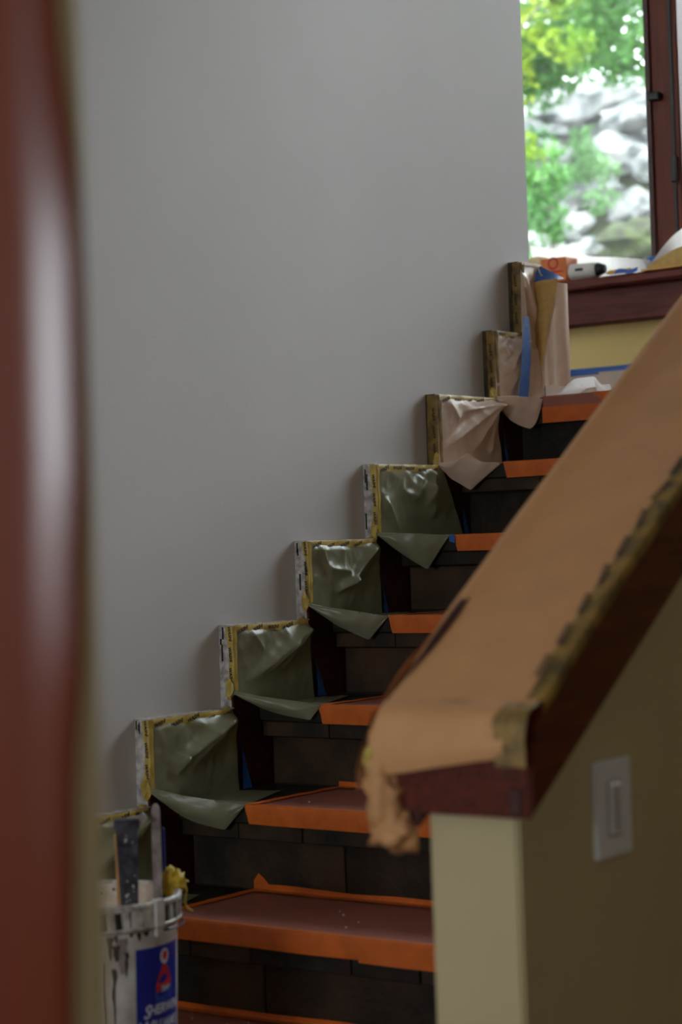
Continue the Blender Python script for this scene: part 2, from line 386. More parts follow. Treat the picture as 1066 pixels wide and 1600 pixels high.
ORD = {-1: 'lowest', 0: 'second lowest', 1: 'third', 2: 'fourth', 3: 'fifth'}
def masking(k, P, label, sheet_mat):
    OY, OZ = k*T, (k-1)*R
    def W(p): return (p[0], p[1]+OY, p[2]+OZ)
    root = thing('masking_paper', (TS, OY+.1, OZ), label, 'masking paper', 'masking papers hung along the stair skirting')
    A = P['A']; N = P['N']; B = P['B']; tip = P['tip']; mid = P['mid']; rt = P['rt']; rb = P['rb']
    topz = P.get('topz', lambda y: .176); ff = fold_fn(P['folds']); sd = k*3.7
    nu, nv, nw, nq, ir = 66, 56, 16, 10, 36
    def bt(u):
        y = lerp(A[1], rb[1], u); z = lerp(A[2], rb[2], sm(u/.36)); x = .041+.006*sm(u*3)*(1-u)
        return (x, y, z)
    def vert(u, v):
        b = bt(u); yt = lerp(.001, rt[1], u); zt = topz(yt); y = lerp(yt, b[1], v); z = lerp(zt, b[2], v)
        edge = sm(min(v/.12, 1))*sm(min(u/.10, 1))
        rg1 = 1-abs(nz(y*13+z*6, z*13-y*5, sd+2))*2.2; rg2 = 1-abs(nz(y*34-z*9, z*30, sd+8))*2.2
        x = .0392+(1.3*ff(y, z)+(.0045*rg1+.0018*rg2)*(.35+.65*(1-v))+.0016*nz(y*16, z*16, sd)+.0010*nz(y*45, z*45, sd))*edge
        x = lerp(max(x, .0385), b[0], v**5) + .004*math.exp(-((1-v)/.12)**2)*math.sin(u*9+sd)*u*(1-u)
        return W((max(x, .0385), y, z))
    ub = ir/nu; rbump = P.get('rbump', 0.)
    def o1(u):
        if u <= ub:
            t = u/ub; p = vl(A, N, t); return (p[0], p[1]-.010*math.sin(math.pi*t), p[2]+rbump*math.exp(-((t-.5)/.16)**2)+.003*math.sin(math.pi*t))
        return vl(N, B, (u-ub)/(1-ub))
    def top(u, v):
        a, b = bt(u), o1(u); p = vl(a, b, v); t = math.sin(math.pi*v)
        z = p[2]+t*(.004*(1-u)+.003*nz(u*5, v*5, sd))
        if p[1] > .08: z = max(z, .0015)
        return W((p[0], p[1], z))
    def lower(s):
        pts = [A, mid, tip]
        if s < .8:
            t = s/.8; a = vl(A, mid, t*2) if t < .5 else vl(mid, tip, t*2-1); q = tuple((1-t)**2*A[i]+2*t*(1-t)*(2*mid[i]-.5*A[i]-.5*tip[i])+t*t*tip[i] for i in range(3))
            return vl(a, q, P.get('round', .6))
        t = (s-.8)/.2; p = vl(tip, N, t); return (p[0], p[1], p[2]-P.get('belly', 0.)*math.sin(math.pi*t))
    def apron(s, q):
        a, b = o1(s*ub), lower(s); p = vl(a, b, q); t = math.sin(math.pi*min(1, q))
        return W((p[0], p[1]-.010*t*math.sin(math.pi*s)-.003*nz(s*6, q*4, sd), p[2]))
    g = join(grid_g(vert, nu, nv), grid_g(top, nu, nw), grid_g(apron, ir, nq))
    sh = obj('paper_sheet', *g, sheet_mat, root, smooth=True, merge=2e-4)
    # yellow printed tape: along the top edge and down the front edge
    z1 = R; yw = P.get('run', T)
    if not P.get('notop'):
        t1 = strip('yellow_tape', lambda u, v: W((.0412+.0012*nz(u*14, v*2, sd)+(-.0012 if v < .1 else 0), lerp(.002, yw-.012, u), z1+.0006-.0175*v-.003*v*nz(u*9, 3, sd))), 40, 4, 'yellow_tape', root)
        rr = random.Random(k+9)
        for i in range(int(yw/.056)):
            washi(t1, W((.0426, .030+.054*i, z1-.0135+rr.uniform(-.004, .003))), (0, 1, 0), (0, 0, 1), 0., rr.choice((.0, .25, .3)), rr.uniform(.8, 1.15))
    full = P.get('fulltape', False); xe = P.get('xe', .023)
    pr = [(xe, -.0034), (.026, -.0036), (.0385, -.0034), (.0415, .0), (.0418, .009)]
    zb = A[2]+.004
    def vt(u, v):
        i = min(int(u*4), 3); t = u*4-i; a, b = pr[i], pr[i+1]; z = lerp(z1-.001, zb, v); wv = .002*nz(v*7, u*3, sd+4)
        bow = .006*math.sin(math.pi*v)**2*P.get('bow', 1.)
        return W((max(.001, lerp(a[0], b[0], t)+wv+(0 if full else bow*(1-u))), lerp(a[1], b[1], t)-abs(wv)*.4*(u < .7), z))
    t2 = strip('yellow_tape', vt, 8, 30, 'tape_old' if full else 'yellow_tape', root)
    for i in range(3): washi(t2, W((.0300 if not full else .022, -.0046, zb+.035+.045*i)), (0, 0, -1), (1, 0, 0), 0.0, .1, .9)
    # crumpled tape bunched at the inner corner
    obj('tape_bunch', *blob_g(W((.030, -.004, zb+.004)), .012, 2, .7, 2.4, sd, (.9, .7, 1.9)), 'yellow_tape', root)
    if P.get('corner', True): obj('tape_bunch', *blob_g(W((.024, yw-.010, z1-.004)), .012, 2, .6, 2.4, sd+5, (1, 1.1, .8)), 'yellow_tape', root)
    if 'blue' in P:
        (ya, za), (yb, zb2), wd = P['blue']
        def bl(u, v):
            y = lerp(ya, yb, v)-wd*(1-u)*(.15+.85*v); return W((.0425+.002*nz(v*4, u*2, sd)-.003*u, y, lerp(za, zb2, v)))
        strip('blue_tape', bl, 4, 12, 'blue_tape', root)
    return root
F1 = [((.262, .172), (.075, .082), .020, .030, .007), ((.262, .172), (.12, .075), .012, .012, .030), ((.10, .09), (.075, .06), .008, .01, .012), ((.03, .03), (.09, .008), .010, .012, .01)]
F2 = [((.262, .172), (.05, .060), .017, .024, .007), ((.262, .172), (.15, .07), .012, .012, .028), ((.06, .16), (.10, .12), .006, .01, .01), ((.20, .13), (.10, .07), .007, .006, .008)]
F3 = [((.262, .172), (.13, .070), .018, .022, .009), ((.04, .165), (.07, .11), .008, .012, .012), ((.07, .115), (.15, .105), .010, .012, .020), ((.10, .062), (.17, .088), .016, .010, .006), ((.13, .16), (.12, .10), .006, .012, .012)]
F4 = [((.235, .165), (.20, .08), .014, .020, .010), ((.18, .15), (.15, .09), .010, .016, .008), ((.03, .09), (.09, .005), .010, .012, .012), ((.10, .12), (.16, .10), .006, .02, .02), ((.215, .13), (.235, .05), .012, .008, .018)]
F5 = [((.262, .170), (.03, .05), .016, .020, .010), ((.262, .165), (.10, .14), .014, .014, .014), ((.262, .172), (.15, .04), .014, .012, .024), ((.04, .16), (.08, .11), .010, .02, .02), ((.25, .13), (.235, .03), .010, .006, .02)]
common = dict(A=(.037, -.006, .034), N=(.222, .084, .003), B=(.138, .31, .003), rt=(0, .270, .176), rb=(.041, .284, .002))
masking(0, dict(common, tip=(.173, .071, -.049), mid=(.101, .034, -.023), folds=F2, blue=((.297, .088), (.325, .004), .022)),
    'olive green masking paper behind the paint bucket, lowest on the skirting', 'green_paper')
masking(1, dict(common, tip=(.173, .071, -.049), mid=(.101, .034, -.024), folds=F1, blue=((.302, .095), (.330, .003), .034)),
    'olive green masking paper with one bright crease, just above the bucket', 'green_paper')
masking(2, dict(common, N=(.212, .084, .004), B=(.10, .34, .003), tip=(.190, .071, -.028), mid=(.108, .034, -.008), folds=F2, blue=((.299, .085), (.332, .003), .036)),
    'olive green masking paper two steps above the bucket, flap with shallow droop', 'green_paper')
masking(3, dict(common, A=(.037, -.010, .034), N=(.200, .084, .002), B=(.119, .307, .003), tip=(.152, .070, -.051), mid=(.095, .030, -.017), folds=F3, round=.35, bow=2., blue=((.290, .083), (.312, .003), .022)),
    'olive green masking paper with small shiny square fold, mid stair', 'green_paper')
masking(4, dict(common, A=(.037, -.009, .011), N=(.188, .084, .002), B=(.14, .30, .003), tip=(.130, .070, -.078), mid=(.086, .032, -.040), rt=(0, .287, .172), rb=(.041, .372, .004), folds=F4, round=.1, corner=False, blue=((.376, .079), (.405, .006), .030)),
    'highest olive green masking paper, with a pointed triangular hanging flap', 'green_paper')
masking(5, dict(common, A=(.037, -.010, .002), N=(.165, .084, .0), B=(.17, .26, .004), tip=(.085, .066, -.064), mid=(.052, .030, -.035), rt=(0, .268, .172), rb=(.041, .292, .006), folds=F5, round=.2, rbump=.024, fulltape=True, xe=.006, blue=((.304, .10), (.33, .006), .020)),
    'pinkish brown masking paper with radiating creases, above the green ones', 'kraft')
F6 = [((.128, .17), (.02, .05), .014, .02, .012), ((.14, .18), (.06, .02), .016, .02, .02), ((.19, .14), (.22, .02), .014, .02, .012), ((.15, .34), (.20, .22), .012, .016, .02), ((.03, .14), (.05, .11), .010, .02, .02)]
m6 = masking(6, dict(common, A=(.037, -.007, .002), N=(.128, .084, -.003), B=(.14, .19, .004), tip=(.093, .071, -.081), mid=(.052, .030, -.052), rt=(0, .236, .372), rb=(.041, .243, .004), run=T/2, corner=False,
    topz=lambda y: .176 if y < .1385 else .368, folds=F6, round=.9, belly=.02, fulltape=True, xe=.014),
    'tall brown masking paper with a long blue tape strip, at the wall end', 'kraft')
# extra pieces on the tall paper: second step of tape, long blue strip, folded kraft corner
OY, OZ = 6*T, 5*R
def vt7(u, v):
    pr = [(.014, -.0034), (.024, -.0036), (.0385, -.0034), (.043, .004), (.044, .012)]; i = min(int(u*4), 3); t = u*4-i
    return (max(.001, lerp(pr[i][0], pr[i+1][0], t)+.0015*nz(v*8, u)), 6.5*T+lerp(pr[i][1], pr[i+1][1], t), lerp(7.08*R-.001, 6*R+.004, v))
t7 = strip('yellow_tape', vt7, 8, 24, 'tape_old', m6)
for i in range(3): washi(t7, (.020, 6.5*T-.0046, 6*R+.045+.05*i), (0, 0, -1), (1, 0, 0), 0., .1, .9)
strip('yellow_tape', lambda u, v: (.0435+.001*nz(u*8, v), 6.5*T+.002+.1*u, 7.08*R+.001-.008*v), 12, 2, 'kraft', m6)
bs = strip('blue_tape', lambda u, v: (.074-.012*v+.003*math.sin(v*3.)+.0012*nz(v*5, u, 2), OY+lerp(.074, .122, u)+lerp(.016, -.004, v)-.020*(1-v)**3*u, OZ+lerp(.222, .006, v)), 4, 24, 'blue_tape', m6)
# folded, curling sheet at the wall end
def curl(u, v):
    a = lerp(-.2, 3.5, u); cx, cy = .084, 1.935; rx, ry = .030, .034
    if u < .35:
        t = u/.35; x, y = lerp(.042, .060, t), lerp(1.915, 1.903, t)
    else:
        t = (u-.35)/.65; an = lerp(-2.35, 1.3, t); x, y = cx+rx*math.cos(an), cy+ry*math.sin(an)+.002
    zt = lerp(1.268, 1.218, sm(u/.7)); zb = .93+.012*math.sin(u*4)
    return (x, y, lerp(zt, zb, v))
strip('curled_sheet', curl, 36, 20, 'kraft', m6)
def tri(u, v):
    # golden underside folded over: wide at the top, a point at the bottom
    xl = lerp(.040, .040, v); xr = lerp(.114, .042, v**1.05)
    x = lerp(xl, xr, u); return (x, 1.892-.010*math.sin(math.pi*u)*(1-v)+.006*u*(1-v), lerp(lerp(1.224, 1.228, u), .935, v))
strip('folded_corner', tri, 10, 24, 'kraft_gold', m6)
def bt7(u, v):
    x = lerp(.036, lerp(.036, .116, u), 1); z = lerp(lerp(1.276, 1.230, u), 1.224, v); return (lerp(x, .040+.076*u, v), lerp(1.925, 1.888, v)+.004*u, z)
strip('blue_tape', bt7, 8, 6, 'blue_tape', m6)

# ------------------------------------------------------------------ rosin paper and orange tape on the treads
def cover(k, x0, label, back=True, peak=False):
    zt = (k-1)*R; yn = (k+.31)*T; yb = (k+1.455)*T; sd = k*2.3; x1 = XI-.002
    root = thing('tread_cover', (.7, yn+.1, zt), label, 'tread cover', 'taped paper covers on the stair treads')
    strip('rosin_sheet', lambda u, v: (lerp(x0+.012, x1-.004, u), lerp(yn+.006, yb-.006, v), zt+.0022+.0016*abs(nz(u*9, v*4, sd))), 40, 10, 'rosin', root)
    # front tape: folds from the tread top over the nose
    def ft(u, v):
        x = lerp(x0, x1, u); wob = nz(u*11, 0, sd)
        if v < .25: return (x, lerp(yn+.010, yn-.0028, v/.25)+.002*wob, zt+.0045)
        t = (v-.25)/.75; return (x+.010*t*(u < .02), yn-.0030-.0045*abs(nz(u*16+t*2.5, t*2, sd+7))*math.sin(math.pi*t), lerp(zt+.0045, zt-.036-.003*nz(u*5, 2, sd), t))
    strip('orange_tape', ft, 60, 8, 'orange_tape', root)
    # a second overlapping length of tape on the nose
    xs = lerp(x0, x1, .42+.1*nz(k*1.3, 5))
    strip('orange_tape', lambda u, v: (lerp(xs, x1, u), yn-.0062-.0012*abs(nz(u*12, v*3, sd+3)), lerp(zt+.001-.004*nz(u*3, 1, sd), zt-.040+.003*nz(u*4, 2, sd), v)), 40, 5, 'orange_tape', root)
    # left tape, back tape
    strip('orange_tape', lambda u, v: (x0+.024*u+.001*nz(v*8, u, sd), lerp(yn+.002, yb-.004, v), zt+.0048+.001*nz(v*6, u, sd)), 3, 16, 'orange_tape', root)
    if back:
        def bk(u, v):
            x = lerp(x0+.004, x1, u); 
            if v < .5: return (x, lerp(yb-.030, yb-.0035, v/.5), zt+.0052+.001*nz(u*9, v, sd))
            h = .010+.004*nz(u*7, 0, sd)+(.026*max(0, 1-abs(x-x0-.02)/.022) if peak else 0)
            return (x, yb-.0035-.001, zt+.005+h*(v-.5)*2)
        strip('orange_tape', bk, 90, 6, 'orange_tape', root)
    # plaster crumbs left on the paper
    rr = random.Random(k+77)
    for i in range(4): obj('crumb', *blob_g((rr.uniform(x0+.1, x0+.5), rr.uniform(yn+.03, yb-.04), zt+.006), rr.uniform(.0015, .003), 1, .3, 2, i), 'caulk_white', root)
    return root
cover(-1, .20, 'mauve paper taped with orange on the lowest visible tread, at photo bottom')
cover(0, .20, 'mauve paper taped with orange on the wide tread beside the bucket', peak=True)
cover(1, .218, 'mauve paper taped with orange on the tread one above the bucket')
cover(2, .203, 'mauve paper taped with orange on the third visible tread')
cover(3, .198, 'mauve paper taped with orange on the fourth visible tread')
cover(4, .200, 'mauve paper taped with orange on the fifth visible tread, blue scrap at end')
cover(5, .172, 'mauve paper taped with orange on the tread just below the landing')
for o in [o for o in bpy.data.objects if o.get('label', '').endswith('blue scrap at end')]:
    strip('blue_tape', lambda u, v: (.190+.016*u, 4.31*T-.008, 3*R+.004-.016*v-.004*u*v), 3, 3, 'blue_tape', o)
# landing edge cover: mauve paper folded over the nose, orange tape below
yn = 6.31*T; zt = LZ
lc = thing('tread_cover', (.7, yn+.1, zt), 'mauve paper folded over the landing edge above orange tape', 'tread cover', 'taped paper covers on the stair treads')
strip('rosin_sheet', lambda u, v: (lerp(.128, XI-.004, u), yn+.25-.253*min(1, v/.7) if v < .7 else yn-.003-.001*abs(nz(u*9, v, 1)), zt+.003 if v < .7 else lerp(zt+.003, zt-.030, (v-.7)/.3)), 40, 20, 'rosin', lc)
strip('orange_tape', lambda u, v: (lerp(.126, XI-.004, u), yn-.005-.0012*abs(nz(u*12, v*2, 4)), lerp(zt-.026, zt-.068, v)+.001*nz(u*8, 3)), 40, 6, 'orange_tape', lc)
strip('orange_tape', lambda u, v: (lerp(lerp(.275, .335, v), .46, u), yn-.0068, lerp(zt+.004, zt-.040, v)), 8, 6, 'orange_tape', lc)
# things lying at the landing edge
strip_w = obj('crumpled_cloth', *grid_g(lambda u, v: (.150+.135*u+.006*nz(v*3, u*2, 2), 1.80+.09*v-.02*u, LZ+.0045+.040*sm(u/.55)*(1-.25*v)*(1-sm((u-.93)/.07)*.95)*(.75+.25*math.cos(v*5))+.012*abs(nz(u*7, v*5, 8))*(1-u)), 30, 18), 'white_cloth_backlit_sheet', smooth=True)
tag(strip_w, 'crumpled white cloth lying on the landing edge beside the brown paper', 'cloth')
scr = obj('paper_scrap', *grid_g(lambda u, v: (.298+.065*u, 1.80+.05*v, LZ+.004+.012*(1-u)*v+.004*math.sin(u*6)), 10, 6), 'rosin', smooth=True)
tag(scr, 'small curled paper scrap on the landing edge near the handrail', 'paper scrap')

# masking paper on the landing baseboard with blue tape along its top
bm_ = thing('masking_paper', (0, YW-.02, LZ), 'brown masking paper along the landing baseboard under a blue tape line', 'masking paper')
for xa, xb, d in ((-1.3, -.245, 0.), (-.255, .55, .004), (.54, 1.3, .001)):
    strip('paper_sheet', lambda u, v: (lerp(xa, xb, u)+.006*v*(u < .5), YW-.022-d-.004*abs(nz(u*6+xa, v*2)), lerp(1.046-.0, LZ+.003, v)), 24, 8, 'kraft', bm_)
strip('blue_tape', lambda u, v: (lerp(-1.35, 1.4, u), YW-.0042-.020*sm((v-.3)*2.), lerp(1.064, 1.040, v)+.003*nz(u*7, 0)), 60, 4, 'blue_tape', bm_)

# ------------------------------------------------------------------ paper on the handrail cap
rp = thing('masking_paper', (1.457, -.735, .2), 'kraft brown paper wrapped over the sloping handrail, blurred in front', 'masking paper')
def ctop(y): return cap_bot(y)+CT+.003
SL = .66
def railtop(u, v):
    # u across (inner to outer), v along (low end to high end)
    y = lerp(-.705, HW1-.05, v**1.6); x = lerp(CX0-.012, CX1-.002, u); z = ctop(y)
    puff = .016*math.exp(-((u-.06)/.10)**2)*sm(v*4)+.010*u*sm(v*6)*(1-u)*2
    rnd = -.018*sm((.05-u)/.05)
    return (x-.004*nz(v*20, u)*sm((.3-u)/.3), y, z+puff+rnd+.0015*nz(v*24, u*3))
top_g = grid_g(railtop, 20, 60)
def railend(u, v):
    # sheet bending over the low end and hanging down it
    x = lerp(CX0-.010, CX1-.026, u)
    if v < .5:
        a = v/.5*math.pi/2*1.05; y = -.705-.036*math.sin(a); z = ctop(-.705)-.036*(1-math.cos(a))-.018*sm((.05-u)/.05)
    else:
        t = (v-.5)/.5; y = -.742-.004*math.sin(t*3); z = ctop(-.705)-.036-t*(.050-.022*u+.01*(1-u))
    return (x+.004*(v)*(1-2*u), y, z+.001*nz(u*5, v*4))
end_g = grid_g(railend, 20, 16)
obj('paper_sheet', *join(top_g, end_g), 'kraft_rail', rp, smooth=True)
# inner hanging edge of the paper, standing off the beam
def railin(u, v):
    y = lerp(-.725, HW1-.1, u**1.6); off = .030*math.exp(-((y+.64)/.13)**2)*sm(v*1.2)
    z = ctop(y)-.002-.10*v-.010*nz(u*14, v); return (CX0-.015-off-.004*math.sin(v*3), y-.010*v, z)
ins = obj('paper_sheet', *grid_g(railin, 60, 8), 'kraft_rail', rp, smooth=True)
# slit standing open along the inner fold
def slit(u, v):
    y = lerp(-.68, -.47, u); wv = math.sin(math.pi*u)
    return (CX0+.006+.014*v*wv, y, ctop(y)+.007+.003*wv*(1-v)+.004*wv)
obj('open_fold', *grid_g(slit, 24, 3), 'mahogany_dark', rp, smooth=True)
# crumpled paper tail at the low inner corner
tail = join(blob_g((1.352, -.733, .205), .028, 3, .55, 2.2, 4., (.9, .8, 1.5)), blob_g((1.362, -.728, .165), .024, 3, .6, 2.4, 9., (1.3, .9, 1.1)), blob_g((1.345, -.735, .240), .018, 3, .5, 2.4, 2., (.8, .8, 1.4)))
obj('crumpled_tail', *tail, 'kraft_rail', rp, smooth=True)  # darker kraft tone stands in for the shade on the tail
obj('tape_bunch', *blob_g((1.337, -.74, .252), .011, 2, .6, 2.4, 3., (.9, .9, 1.6)), 'yellow_tape', rp)
# yellow tape along the outer edge and down the end corner
yt = strip('yellow_tape', lambda u, v: (lerp(CX1-.022, CX1+.004, min(1, v/.6)) if v < .6 else CX1+.0045, lerp(-.70, HW1-.1, u**1.6), ctop(lerp(-.70, HW1-.1, u**1.6))+.010*sm(u*5)+.002*nz(u*30, v) if v < .6 else ctop(lerp(-.70, HW1-.1, u**1.6))+.009*sm(u*5)-.040*(v-.6)+.003*nz(u*26, 4)), 90, 8, 'tape_old', rp)
rr = random.Random(5)
ey = Vector((0, 1, SL)).normalized()
for i in range(16):
    y = -.66+.055*i; washi(yt, (CX1-.014, y, ctop(y)+.0125), tuple(ey), (-1, 0, 0), .001, rr.uniform(-.2, .2), 1.25)
strip('yellow_tape', lambda u, v: (lerp(CX1-.042, CX1+.003, u)+.004*nz(v*4, u*2), -.7445 if v > .45 else -.705-.040*math.sin(v/.45*1.57), ctop(-.705)-.030*(1-math.cos(min(1, v/.45)*1.57))-.045*max(0, v-.45)/.55+.003*nz(u*4, v*4)), 6, 16, 'tape_old', rp)

# ------------------------------------------------------------------ paint bucket and what stands in it
BX, BY, BZ, RIM = .470, -.345, -3*R, -.048
bk = thing('paint_bucket', (BX, BY, BZ), 'white plastic paint bucket with blue brand label, smeared with dark drips', 'bucket')
def rad(z): return lerp(.122, .1375, (z-BZ)/(RIM-BZ))
prof = [(0, BZ+.004), (.118, BZ+.004), (.122, BZ), (.1235, BZ+.004)]+[(rad(BZ+(RIM-.05-BZ)*i/8), BZ+(RIM-.05-BZ)*i/8) for i in range(1, 9)]+[(.138, RIM-.010), (.139, RIM-.004)]
obj('bucket_body', *lathe_g(prof, (BX, BY), 64), 'plastic_white', bk, smooth=True)
obj('inner_wall', *lathe_g([(.138, RIM-.002), (.1345, RIM-.01), (.131, RIM-.16), (0, RIM-.161)], (BX, BY), 64), 'inner_spatter', bk, smooth=True)
obj('rim_lip', *lathe_g([(.1365, RIM-.004), (.137, RIM), (.1405, RIM+.002), (.1445, RIM), (.1455, RIM-.005), (.1440, RIM-.009)], (BX, BY), 64), 'plastic_rim', bk, smooth=True)
obj('rim_ring', *lathe_g([(.1375, RIM-.037), (.1445, RIM-.036), (.1450, RIM-.040), (.1435, RIM-.043), (.1375, RIM-.044)], (BX, BY), 64), 'plastic_rim', bk, smooth=True)
obj('rim_gap', *lathe_g([(.1382, RIM-.038), (.1386, RIM-.008)], (BX, BY), 64), 'grime', bk, smooth=True)
VA = math.atan2(-2.8352-BY, 2.8465-BX)      # towards the camera side
def cyl(a, r, z): return (BX+r*math.cos(a), BY+r*math.sin(a), z)
def patch(a0, a1, r0, r1, z0, z1): return join(*[prism([(0, 0)], 0, 0, 0)] if False else [])
def rib(a, wd, z0, z1, m='plastic_rim', r0=.137, r1=.1440, lean=0., name='rim_rib'):
    V = []
    for z, dl in ((z0, 0), (z1, lean)):
        for r, s in ((r0, -1), (r1, -1), (r1, 1), (r0, 1)): V.append(cyl(a+dl+s*wd/2, r, z))
    return obj(name, V, [[0, 1, 2, 3], [7, 6, 5, 4], [0, 4, 5, 1], [1, 5, 6, 2], [2, 6, 7, 3], [3, 7, 4, 0]], m, bk)
rr = random.Random(3)
for i in range(36):
    a = VA+math.radians(-180+10*i); d = ((a-VA+math.pi) % (2*math.pi))-math.pi
    wd = .085 if -.10 < d < .60 else rr.uniform(.045, .07)
    if .70 < d < .88: continue
    rib(a, wd, RIM-.038, RIM-.006, lean=rr.uniform(-.02, .02))
# smooth skirt section and the handle bracket
def arcpatch(name, a0, a1, z0, z1, r, m, n=10, parent=bk, thick=.0):
    return obj(name, *grid_g(lambda u, v: cyl(lerp(a0, a1, u), r if not callable(r) else r(lerp(z0, z1, v)), lerp(z0, z1, v)), n, 4), m, parent, smooth=True)
D = math.radians
arcpatch('rim_panel', VA+D(23), VA+D(40), RIM-.036, RIM-.007, .1436, 'plastic_white')
rib(VA+D(45), .13, RIM-.040, RIM+.004, 'plastic_white', .138, .1495, name='handle_bracket')
rib(VA+D(45.5), .11, RIM-.056, RIM-.036, 'plastic_white', .138, .1465, name='handle_bracket')
# wire handle hanging on the camera side
hp = []
for i in range(25):
    t = i/24; a = VA+D(lerp(41, -139, t)); dz = -.175*math.sin(math.pi*t); r = rad(RIM-.05+dz)+.010
    hp.append(cyl(a, r if t not in (0, 1) else .142, RIM-.045+dz) )
hp = [cyl(VA+D(48+180*i/24), .1475, RIM-.047-.008*math.sin(math.pi*i/24)) for i in range(25)]
obj('wire_handle', *tube_g(hp, .0022, 6), 'steel_dark', bk, smooth=True)
# drips and splashes on the side
def drip(a, z0, z1, wd, seed, m='grime', name='paint_drip'):
    return obj(name, *grid_g(lambda u, v: (lambda z: cyl(a+(u-.5)*wd*(1-.7*v)*(1+.6*nz(v*5, seed))+.02*nz(v*3, seed, 4), rad(z)+.0008, z))(lerp(z0, z1, v)), 3, 16), m, bk, smooth=True)
drip(VA+D(11), RIM-.100, RIM-.190, .05, 1); drip(VA+D(17), RIM-.052, RIM-.110, .16, 11, 'stick_grey'); drip(VA+D(9), RIM-.048, RIM-.085, .07, 12)
drip(VA+D(5), RIM-.09, RIM-.32, .022, 2); drip(VA+D(13), RIM-.062, RIM-.088, .10, 3, 'grime'); drip(VA+D(20), RIM-.075, RIM-.115, .05, 4, 'grime'); drip(VA+D(15), RIM-.19, RIM-.30, .012, 9, 'stick_grey')
drip(VA+D(30), RIM-.046, RIM-.060, .06, 6); drip(VA+D(36), RIM-.046, RIM-.054, .10, 7); drip(VA+D(13), RIM-.046, RIM-.058, .05, 8); drip(VA+D(24), RIM-.046, RIM-.052, .05, 13)
for i in range(26):
    a = VA+D(180+rr.uniform(-75, 75)); z = RIM-.010-abs(rr.gauss(0, .025)); s = rr.uniform(.0012, .0034)
    obj('spatter', [cyl(a-s/.134, .1330, z-s), cyl(a+s/.134, .1330, z-s*.6), cyl(a+s*.7/.134, .1330, z+s), cyl(a-s*.8/.134, .1330, z+s*.7)], [[3, 2, 1, 0]], 'grime', bk)
# blue label with emblem and lettering
LA0, LA1, LZT, LZB = VA+D(27), VA+D(75), RIM-.074, RIM-.252
lb = arcpatch('label', LA0, LA1, LZB, LZT, lambda z: rad(z)+.0010, 'label_blue', 24)
LC = (LA0+LA1)/2
def onlabel(name, g, cx, cz, m, lift=.0016):
    """flat print in metres from the label's left edge / top, wrapped on the bucket"""
    V = []
    for x, y in [(p[0], p[1]) for p in g[0]]:
        z = LZT+cz+y; r = rad(z)+lift; V.append(cyl(LA0+(cx+x)/.1375, r, z))
    return obj(name, V, g[1], m, lb)
LW = (LA1-LA0)*.1375
def disc(rx, ry, n=28, cut=None):
    V = [(rx*math.cos(2*math.pi*i/n), ry*math.sin(2*math.pi*i/n)) for i in range(n)]
    return V, [list(range(n))]
ec = LW*.56
onlabel('lettering', text_g('HERWIN', .022, .25, .98, .0006), LW*.58, -0.111, 'label_white', .0020)
onlabel('lettering', text_g('S', .031, .25, 1., .0006), LW*.17, -0.115, 'label_white', .0022)
onlabel('lettering', text_g('ILLIAMS', .022, .25, .98, .0006), LW*.58, -0.137, 'label_white', .0020)
onlabel('lettering', text_g('W', .029, .25, 1., .0006), LW*.13, -0.140, 'label_white', .0022)
# emblem: a can pouring paint over a globe
onlabel('emblem_outline', ([(-.027, -.031), (-.027, -.016), (-.018, .006), (-.010, .020), (.010, .021), (.017, .006), (.024, -.013), (.024, -.031), (.014, -.040), (-.004, -.042), (-.019, -.038)], [list(range(11))]), ec, -.052, 'label_mid', .0014)
onlabel('emblem_can', disc(.012, .0125), ec, -.019, 'label_white', .0016)
onlabel('emblem_can', disc(.007, .008), ec+.001, -.018, 'label_red', .0019)
onlabel('emblem_pour', ([(-.004, .014), (.004, .014), (.011, .004), (.018, -.008), (.021, -.020), (.015, -.024), (.012, -.018), (.008, -.027), (.003, -.019), (-.004, -.026), (-.009, -.020), (-.014, -.031), (-.021, -.030), (-.023, -.018), (-.018, -.006), (-.011, .004)], [list(range(16))]), ec, -.046, 'label_red', .0018)
onlabel('emblem_letters', text_g('SWP', .013, .1, .9, .0004), ec+.002, -.077, 'label_white', .0022)
for a, b, c2, d in ((-.020, -.090, .005, .008), (-.008, -.092, .004, .009), (.016, -.084, .007, .006), (.004, -.084, .003, .005)):
    onlabel('emblem_drip', disc(c2, d), ec+a, b, 'label_mid', .0017)

# scraper, stick, brush handle, rag: each rests in the bucket
def slab(name, p0, p1, w0, w1, th, m, parent=None, face=None, nseg=10, round_top=False):
    p0, p1 = Vector(p0), Vector(p1); ax = (p1-p0).normalized(); side = Vector((.80, .59, 0)); side = (side-ax*side.dot(ax)).normalized(); nrm = ax.cross(side)
    V = []; Fc = []
    for i in range(nseg+1):
        t = i/nseg; wd = lerp(w0, w1, t)
        if round_top and t > .96: wd *= math.sqrt(max(.12, 1-((t-.96)/.04)**2))
        c = p0.lerp(p1, t)
        for s1, s2 in ((-1, -1), (1, -1), (1, 1), (-1, 1)): V.append(tuple(c+side*wd/2*s1+nrm*th/2*s2))
    for i in range(nseg): Fc += [[i*4+q, i*4+(q+1) % 4, (i+1)*4+(q+1) % 4, (i+1)*4+q] for q in range(4)]
    Fc += [[3, 2, 1, 0], [nseg*4+q for q in range(4)]]
    return obj(name, V, Fc, m, parent)
def inb(off, dep, z): return (BX+.8047*off-.5937*dep, BY+.5937*off+.8047*dep, z)   # a spot in the bucket: across, further in, height
sc = thing('paint_scraper', inb(.045, .02, RIM-.15), 'dark paint-spotted metal scraper standing in the white bucket', 'scraper')
P0, P1 = inb(.055, .030, RIM-.155), inb(.057, -.010, .076)
slab('blade', P0, P1, .022, .038, .006, 'steel_dark', sc)
